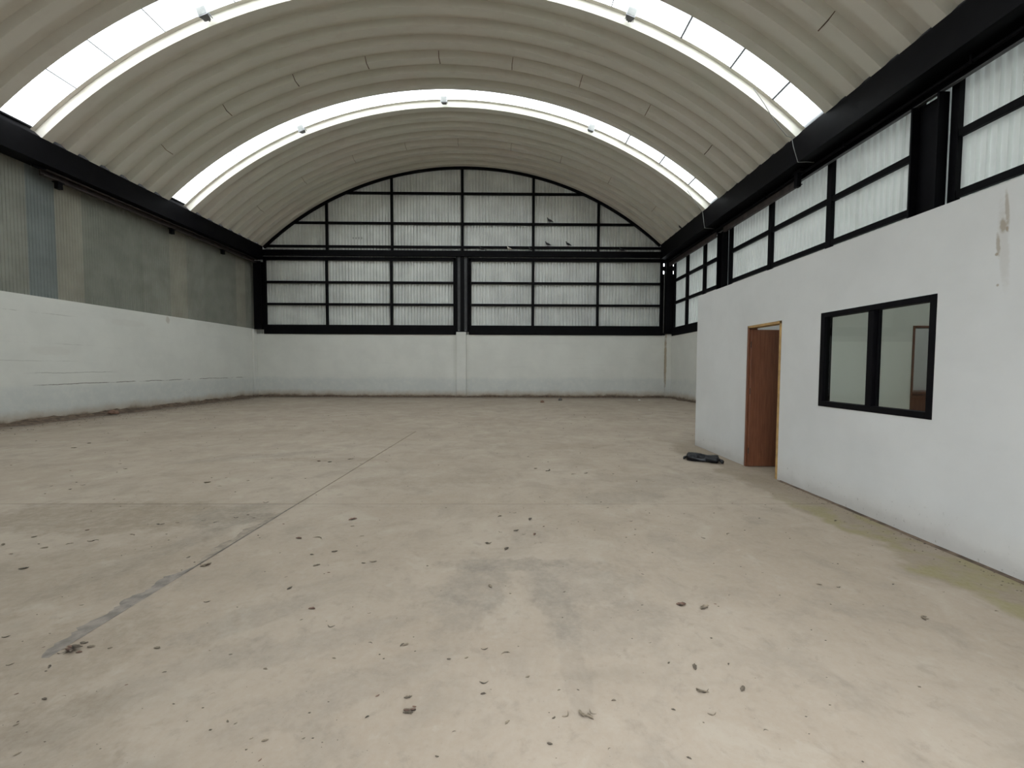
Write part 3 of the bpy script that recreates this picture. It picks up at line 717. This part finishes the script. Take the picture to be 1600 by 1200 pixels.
def pigeon(loc, rz, sc, label, pale=False):
    if pale: o = pp
    elif first[0]: o = pd; first[0] = False
    else: o = copy_tree(pd)
    o.location, o.rotation_euler, o.scale = loc, (0, 0, rz), (sc, sc, sc)
    tag(o, label, 'pigeon', 'pigeons perched on the steelwork')
yr, ybm = YB + 0.022, YB - 0.08
pigeon((2.02, yr, 8.575), 0.1, 1.0, 'dark pigeon perched highest, alone on an upper gable rail')
pigeon((1.93, yr, 7.44), -0.1, 0.95, 'dark pigeon on the lowest gable rail, left of a pair')
pigeon((2.94, yr, 7.44), 0.15, 0.95, 'dark pigeon on the lowest gable rail, right of a pair')
pigeon((-1.30, ybm, 7.17), 0.1, 0.9, 'dark pigeon on the deep back beam just right of the centre column')
pigeon((0.05, ybm, 7.17), 0.0, 0.95, 'pale whitish pigeon on the deep back beam', True)
pigeon((1.08, ybm, 7.17), 0.2, 0.85, 'dark pigeon on the deep back beam, right of the pale pigeon')
pigeon((5.55, ybm, 7.17), 0.0, 0.9, 'dark pigeon on the deep back beam near the right corner')
pigeon((7.53, 17.92, 7.54), 0.3, 0.85, 'dark pigeon on top of the right girder against the roof')

# ------------------------------------------------------------------ black plastic bag by the office
def bag():
    o = thing_at('plastic_bag', (3.14, 6.42, 0), 'crumpled black plastic bag rolled up on the floor beside the office wall', 'bag')
    a, b = Vector((2.93, 6.56, 0)), Vector((3.33, 6.30, 0)); d = (b - a); L = d.length; d.normalize(); q = Vector((-d.y, d.x, 0))
    rnd = random.Random(3); n, m = 26, 22; vs, fs = [], []
    for i in range(n + 1):
        s = i / n
        rad = 0.088 * (0.75 + 0.25 * math.sin(math.pi * min(1, s * 1.4 + 0.12)) + 0.05 * math.sin(9 * s))
        if i in (0, n): rad *= 0.45
        for k in range(m):
            t = 2 * math.pi * k / m
            cr = 1 + 0.13 * math.sin(3 * t + 4 * s) + 0.09 * math.sin(7 * t - 9 * s) + rnd.uniform(-0.06, 0.06)
            yv = math.cos(t) * rad * 1.45 * cr; zv = max(0.003, 0.052 + math.sin(t) * rad * 0.80 * cr)
            vs.append(a + d * (s * L) + q * yv + Vector((0, 0, zv)))
        if i:
            for k in range(m): fs.append((m*(i-1)+k, m*(i-1)+(k+1) % m, m*i+(k+1) % m, m*i+k))
    fs += [tuple(range(m))[::-1], tuple(m * n + k for k in range(m))]
    child(o, 'roll', MB().add(vs, fs), 'black_plastic', True)
    for e0, sg, ln in ((b, 1, 0.07), (a, -1, 0.05)):
        vs, fs = [], []
        for i in range(7):
            for k in range(9):
                u = (k - 4) / 4; r = 0.035 + 0.03 * i / 6
                vs.append(e0 + d * sg * (ln * i / 6 * (1 - 0.25 * u * u)) + q * (u * (0.05 + 0.02 * i / 6)) + Vector((0, 0, 0.045 + 0.018 * math.sin(k * 1.9 + i) - 0.022 * i / 6)))
            if i:
                for k in range(8): fs.append((9*(i-1)+k, 9*(i-1)+k+1, 9*i+k+1, 9*i+k))
        ob = child(o, 'loose_end', MB().add(vs, fs), 'black_plastic', True)
        sl = ob.modifiers.new('thickness', 'SOLIDIFY'); sl.thickness = 0.004
bag()

# ------------------------------------------------------------------ rubble, earth and litter
def rock(name, loc, r, mat, label, seed, flat=0.75):
    rnd = random.Random(seed); vs, fs = [], []; n, m = 6, 9
    for i in range(n + 1):
        ph = math.pi * i / n
        for k in range(m):
            t = 2 * math.pi * k / m; q = r * (1 + rnd.uniform(-0.22, 0.22))
            vs.append((q * math.sin(ph) * math.cos(t), q * math.sin(ph) * math.sin(t) * 0.85, max(-r * 0.5, q * math.cos(ph)) * flat + r * 0.5 * flat))
        if i:
            for k in range(m): fs.append((m*(i-1)+k, m*(i-1)+(k+1) % m, m*i+(k+1) % m, m*i+k))
    o = MB().add(vs, fs).build(name, M[mat]); o.location = loc; tag(o, label, 'rubble'); return o
rock('brick_fragment', (1.45, 17.1, 0), 0.085, 'brick_bit', 'reddish brick fragment on the floor in front of the back wall, nearer of two', 1)
rock('brick_fragment', (2.35, 18.2, 0), 0.09, 'stone_grey', 'dark lump of rubble on the floor close to the back wall', 2)
rock('paper_scrap', (6.0, 18.4, 0), 0.06, 'chip_white', 'small pale scrap on the floor near the back right corner', 5, 0.4)
rock('dirt_clod', (-12.0, 12.4, 0.03), 0.14, 'brick_bit', 'brown clod lying on the earth along the left wall', 4, 0.6)

def earth_strip(name, label, path, width, height, seed):
    """a low ragged bank of earth along the foot of a wall: path gives points on the wall and the inward direction"""
    rnd = random.Random(seed); vs, fs = [], []; m = 7; n = len(path)
    ph = [rnd.uniform(0, 6) for _ in range(4)]
    for i, (p, q) in enumerate(path):
        s = i * 0.35
        wv = width * (0.65 + 0.25 * math.sin(s * 0.7 + ph[0]) + 0.18 * math.sin(s * 1.9 + ph[1]) + rnd.uniform(-0.12, 0.12))
        hv = height * (0.7 + 0.2 * math.sin(s * 0.9 + ph[2]) + rnd.uniform(-0.08, 0.08))
        wv = max(0.04, wv); hv = max(0.008, hv)
        for k in range(m):
            u = k / (m - 1)
            z = hv * (1 - u) ** 1.6 * (1 + rnd.uniform(-0.12, 0.12))
            vs.append(Vector(p) + Vector(q) * (u * wv) + Vector((0, 0, 0.001 if k == m - 1 else max(0.002, z))))
        if i:
            for k in range(m - 1): fs.append((m*(i-1)+k, m*(i-1)+k+1, m*i+k+1, m*i+k))
    o = MB().add(vs, fs).build(name, M['earth'], None, True); tag(o, label, 'earth', kind='stuff')
earth_strip('earth_bank', 'dark brown earth and droppings banked along the foot of the left wall', [((XL + 0.002, 8.0 + 0.1 * i, 0), (1, 0, 0)) for i in range(120)], 0.55, 0.13, 1)
earth_strip('earth_bank', 'dark brown earth line at the foot of the back wall, left of the white pillar', [((XL + 0.15 + 0.14 * i, YB - 0.002, 0), (0, -1, 0)) for i in range(70)], 0.25, 0.09, 2)
earth_strip('earth_bank', 'dark brown earth line at the foot of the back wall, right of the white pillar', [((-2.05 + 0.14 * i, YB - 0.002, 0), (0, -1, 0)) for i in range(70)], 0.25, 0.09, 5)
earth_strip('earth_bank', 'dark earth along the right wall behind the office corner', [((XR - 0.002, 8.2 + 0.1 * i, 0), (-1, 0, 0)) for i in range(118)], 0.35, 0.06, 3)
earth_strip('earth_bank', 'thin dark dirt line along the foot of the office wall', [((XO - 0.001, 0.5 + 0.1 * i, 0), (-1, 0, 0)) for i in range(49)] , 0.05, 0.012, 4)

LEAVES = [(-4.22,3.37,0.048),(-3.57,2.96,0.047),(-3.32,3.57,0.056),(-3.31,3.81,0.036),(-3.27,3.81,0.03),(-2.95,3.9,0.037),(-2.81,3.86,0.043),(-2.69,3.97,0.044),(-2.66,4.42,0.056),(-2.62,4.05,0.026),(-3.87,5.19,0.066),(-3.59,5.04,0.048),(-5.57,5.88,0.065),(-1.82,3.49,0.05),(-1.65,3.51,0.078),(-1.52,3.93,0.068),(-1.46,3.76,0.03),(-1.29,3.54,0.034),(-1.44,3.01,0.043),(-1.56,3.18,0.03),(-1.4,3.23,0.041),(-1.03,3.06,0.043),(-1.1,3.04,0.029),(-1.3,2.9,0.018),(-2.13,3.81,0.024),(-2.5,3.14,0.03),(-2.27,3.01,0.062),(-3.56,3.43,0.049),(-3.53,3.46,0.044),(-3.81,3.31,0.042),(-3.69,3.39,0.043),(-4.14,3.52,0.033),(-3.83,3.67,0.029),(-3.95,3.2,0.025),(-5.33,5.07,0.048),(-7.89,7.39,0.07),(-8.09,7.85,0.05),(-2.99,6.37,0.06),(-2.79,6.32,0.06),(-2.54,6.53,0.093),(-2.27,6.21,0.039),(-1.92,6.35,0.04),(-3.0,7.87,0.05),(-5.93,6.19,0.039),(-3.94,3.38,0.016),(-3.05,3.17,0.015),(-3.16,3.84,0.036),(-2.51,3.97,0.025),(-3.4,5.28,0.033),(-3.79,5.42,0.034),(-5.67,5.03,0.032),(-6.24,5.78,0.037),(-5.92,5.49,0.035),(-5.3,4.9,0.031),(-5.41,4.73,0.022),(-4.42,4.53,0.021),(-9.36,8.07,0.051),(-7.45,6.09,0.029),(-5.72,8.69,0.041),(-2.67,2.5,0.024),(-2.65,2.37,0.015),(-2.29,2.15,0.037),(-2.22,2.12,0.034),(-2.24,2.08,0.026),(-2.3,2.09,0.03),(-2.33,2.07,0.03),(-2.11,2.11,0.017),(-2.28,1.98,0.025),(-2.49,1.99,0.025),(-2.08,1.78,0.023),(-2.1,1.76,0.014),(-2.01,1.8,0.017),(-1.85,1.69,0.013),(-2.24,1.81,0.014),(-1.89,1.52,0.019),(-1.86,2.11,0.033),(-1.57,2.09,0.013),(-1.44,2.06,0.016),(-1.91,2.53,0.032),(-1.58,2.84,0.018),(-1.3,2.9,0.018),(-1.44,3.01,0.033),(-0.84,2.41,0.019),(-0.89,2.03,0.019),(-1.2,1.96,0.019),(-1.35,1.81,0.017),(-1.48,1.75,0.011),(-1.14,1.65,0.013),(-1.18,1.66,0.016),(-0.97,1.57,0.022),(-0.59,1.79,0.017),(-0.6,1.68,0.016),(-0.44,1.71,0.024),(-0.74,2.15,0.024),(-0.55,2.13,0.03),(-1.02,2.28,0.04),(-1.21,2.46,0.039),(-1.47,2.69,0.034),(-1.03,1.58,0.01),(-0.94,1.49,0.009),(-0.82,1.58,0.013),(-1.68,1.94,0.018),(-1.79,1.86,0.009),(-2.47,2.12,0.013),(-2.77,2.2,0.031),(-1.22,2.35,0.015),(-0.66,2.36,0.011),(-2.05,1.65,0.016),(-0.08,4.02,0.038),(0.22,3.93,0.056),(-0.07,3.62,0.034),(0.08,3.65,0.046),(0.15,3.57,0.034),(0.24,3.57,0.045),(-0.16,3.39,0.048),(-0.01,3.28,0.052),(0.24,3.39,0.021),(1.07,4.26,0.027),(1.21,3.88,0.031),(1.46,4.1,0.026),(1.62,4.01,0.019),(1.72,3.49,0.033),(1.98,3.58,0.045),(1.1,2.49,0.055),(1.23,2.46,0.066),(1.32,2.5,0.016),(0.94,1.96,0.04),(0.91,1.8,0.048),(1.1,1.82,0.037),(0.89,1.68,0.034),(0.73,1.71,0.016),(1.07,1.61,0.018),(0.17,1.55,0.02),(-0.01,2.07,0.042),(-0.12,2.09,0.033),(-0.11,1.86,0.038),(-0.11,1.8,0.023),(0.0,1.65,0.023),(-0.43,1.7,0.038),(-0.45,1.78,0.031),(-0.41,1.73,0.016),(-0.12,2.71,0.039),(0.38,2.64,0.021),(0.85,2.49,0.016),(1.46,2.6,0.021),(0.82,1.99,0.016),(1.12,1.98,0.016),(0.78,2.14,0.014),(0.4,1.53,0.014),(-0.27,1.5,0.014),(-0.22,1.61,0.015),(-0.57,2.13,0.024),(-0.21,2.03,0.019),(-0.3,2.02,0.019),(0.1,1.9,0.021),(0.24,1.82,0.014),(0.33,1.82,0.012),(0.48,1.76,0.019),(0.26,1.68,0.035),(0.2,1.67,0.016),(0.7,1.49,0.017),(0.41,5.92,0.047),(0.6,5.8,0.11),(0.91,5.62,0.062),(1.11,5.67,0.054),(1.03,6.02,0.029),(0.34,6.72,0.042),(1.7,5.26,0.033),(1.91,5.24,0.025),(2.59,5.0,0.024),(2.48,4.4,0.028),(2.13,4.1,0.019),(1.81,4.08,0.019),(1.04,4.44,0.028),(0.8,3.66,0.017),(1.0,3.4,0.021),(1.06,3.78,0.03),(1.58,3.03,0.014),(1.76,2.98,0.014),(1.87,2.89,0.014),(0.98,2.87,0.018),(0.34,3.75,0.024),(0.46,3.7,0.018),(0.08,4.11,0.039),(2.5,2.35,0.045),(2.26,2.49,0.012),(2.16,2.73,0.03),(2.27,2.69,0.026),(2.68,2.73,0.017),(2.93,2.63,0.017),(3.03,2.42,0.019),(3.22,3.89,0.037),(3.87,3.37,0.027),(2.81,3.16,0.015)]
def leaf_mesh(seed, wide=0.20):
    rnd = random.Random(seed); vs, fs = [], []; n = 7
    curl, bend = rnd.uniform(0.15, 0.5), rnd.uniform(-0.25, 0.25) * (3 if wide < 0.1 else 1)
    for i in range(n + 1):
        s = i / n; wd = wide * math.sin(math.pi * (0.06 + 0.88 * s)) ** 0.8 * rnd.uniform(0.6, 1.25)
        x, y = s - 0.5, bend * (s - 0.5) ** 2 * 2
        zc = 0.03 + 0.10 * abs(s - 0.5)
        for u in (-1, 0, 1):
            vs.append((x, y + u * wd, zc + (curl * abs(u) * wd if u else 0) + rnd.uniform(0, 0.03)))
        if i:
            for k in range(2): fs.append((3*(i-1)+k, 3*(i-1)+k+1, 3*i+k+1, 3*i+k))
    top = len(vs)
    vs += [(x, y, max(0.0, z - 0.035)) for x, y, z in vs]
    fs += [tuple(reversed([i + top for i in f])) for f in fs[:2 * n]]
    me = MB().add(vs, fs).mesh('dry_leaf'); return me
variants = []
for i in range(6):
    for mt in ('leaf_dark', 'leaf_brown', 'leaf_red') if i < 3 else ('leaf_dark', 'leaf_brown'):
        me = leaf_mesh(i); me.materials.append(M[mt]); variants.append(me)
for i in range(6, 9):
    for mt in ('leaf_dark', 'leaf_brown'):
        me = leaf_mesh(i, 0.075); me.materials.append(M[mt]); variants.append(me)
rl = random.Random(11)
for i, (x, y, s) in enumerate(LEAVES):
    x = min(x, XO - 0.06)
    o = obj('dry_leaf', variants[rl.randrange(len(variants))], None)
    o.location = (x, y, 0); sz = max(s, 0.012) * 1.15
    o.rotation_euler = (0, 0, rl.choice((0, math.pi)) + rl.gauss(0.25, 0.5)); o.scale = (sz, sz, sz)
    d = x - xj(y)
    if x > 2.9: where = 'at the foot of the office wall'
    elif abs(d) < 0.17 and y < 4.4: where = 'on the filled long floor joint'
    elif d < 0 and y > 4.4: where = 'between the left wall and the cross joint'
    elif d < 0: where = 'on the near left slab beside the long joint'
    elif y > 4.4: where = 'on the floor beyond the cross joint towards the office corner'
    elif x > 1.45: where = 'on the near right floor before the office window'
    elif y > 3.1 and x < -0.7: where = 'just right of the long joint in mid floor'
    elif y > 3.1: where = 'between the cross joint and the damp grey patch'
    elif y > 2.25: where = 'on or around the damp grey patch'
    elif x < -1.2: where = 'on the foreground floor near the joint filler end'
    elif x < 0: where = 'on the foreground floor left of centre'
    else: where = 'on the foreground floor right of centre'
    size = 'larger curled dry brown leaf ' if s >= 0.04 else 'small dark leaf fragment '
    tag(o, size + where, 'leaf', ('larger curled leaves ' if s >= 0.04 else 'small leaf fragments ') + where)
def cluster(loc, r, label, seed, name='leaf_clump', n=5):
    rnd = random.Random(seed); o = empty(name, (loc[0], loc[1], 0)); tag(o, label, 'leaf clump')
    for i in range(n):
        c = obj('leaf_piece', variants[rnd.randrange(len(variants))], None, o); q = rnd.uniform(0.4, 0.8) * r
        c.location = (rnd.uniform(-1, 1) * r * 0.45, rnd.uniform(-1, 1) * r * 0.3, 0.0015 * i); c.rotation_euler = (0, 0, rnd.uniform(-1.2, 0.3)); c.scale = (q, q, q)
cluster((0.34, 1.69), 0.06, 'crumpled brown leaf clump at bottom centre of the floor, largest in the foreground', 1)
cluster((1.10, 2.49), 0.045, 'flat reddish leaf clump, left of a pair on the right of the floor', 2)
cluster((0.91, 1.80), 0.05, 'crumpled leaf clump on the near floor right of centre', 3)
cluster((-0.43, 1.70), 0.05, 'scattered twiggy leaf clump on the near floor left of centre', 4)
cluster((-2.27, 3.01), 0.06, 'dark leaf clump lying on the long floor joint', 5)
cluster((-2.30, 2.10), 0.07, 'dark leaf clump at the near end of the floor joint filler', 6, n=9)
cluster((-0.16, 3.39), 0.05, 'small leaf clump just beyond the grey damp patch', 7)
cluster((2.50, 2.35), 0.04, 'lone dark leaf clump on the floor in front of the office window', 8)

# fine crumbs nobody could count
rc = random.Random(5); mb = MB()
def crumb(x, y, s):
    a = rc.uniform(0, 6.28); vs = []
    for k in range(4):
        t = a + k * 1.571; q = s * rc.uniform(0.5, 1.2); vs.append((x + q * math.cos(t) * 1.3, y + q * math.sin(t) * 0.8, 0.0005))
    vs.append((x, y, s * 0.5)); mb.add(vs, [(0,1,4),(1,2,4),(2,3,4),(3,0,4)])
for i in range(900):
    y = 1.3 + 12 * rc.random() ** 1.6; x = rc.uniform(-0.75, 0.62) * (y + 0.6) * 1.3
    if x > 3.55 and y < 7.9 or not -12.2 < x < 7.9: continue
    crumb(x, y, (0.0016 + 0.005 * rc.random() ** 3) * (0.6 + 0.25 * y))
for i in range(500):
    crumb(XL + 0.3 + abs(rc.gauss(0, 0.7)), rc.uniform(8, 19.8), rc.uniform(0.008, 0.022))
for i in range(160):
    crumb(XO - 0.03 - abs(rc.gauss(0, 0.12)), rc.uniform(1.8, 5.2), rc.uniform(0.003, 0.009))
o = mb.build('floor_grit', M['leaf_dark']); tag(o, 'fine dark grit and crumbs scattered over the concrete floor', 'grit', kind='stuff')
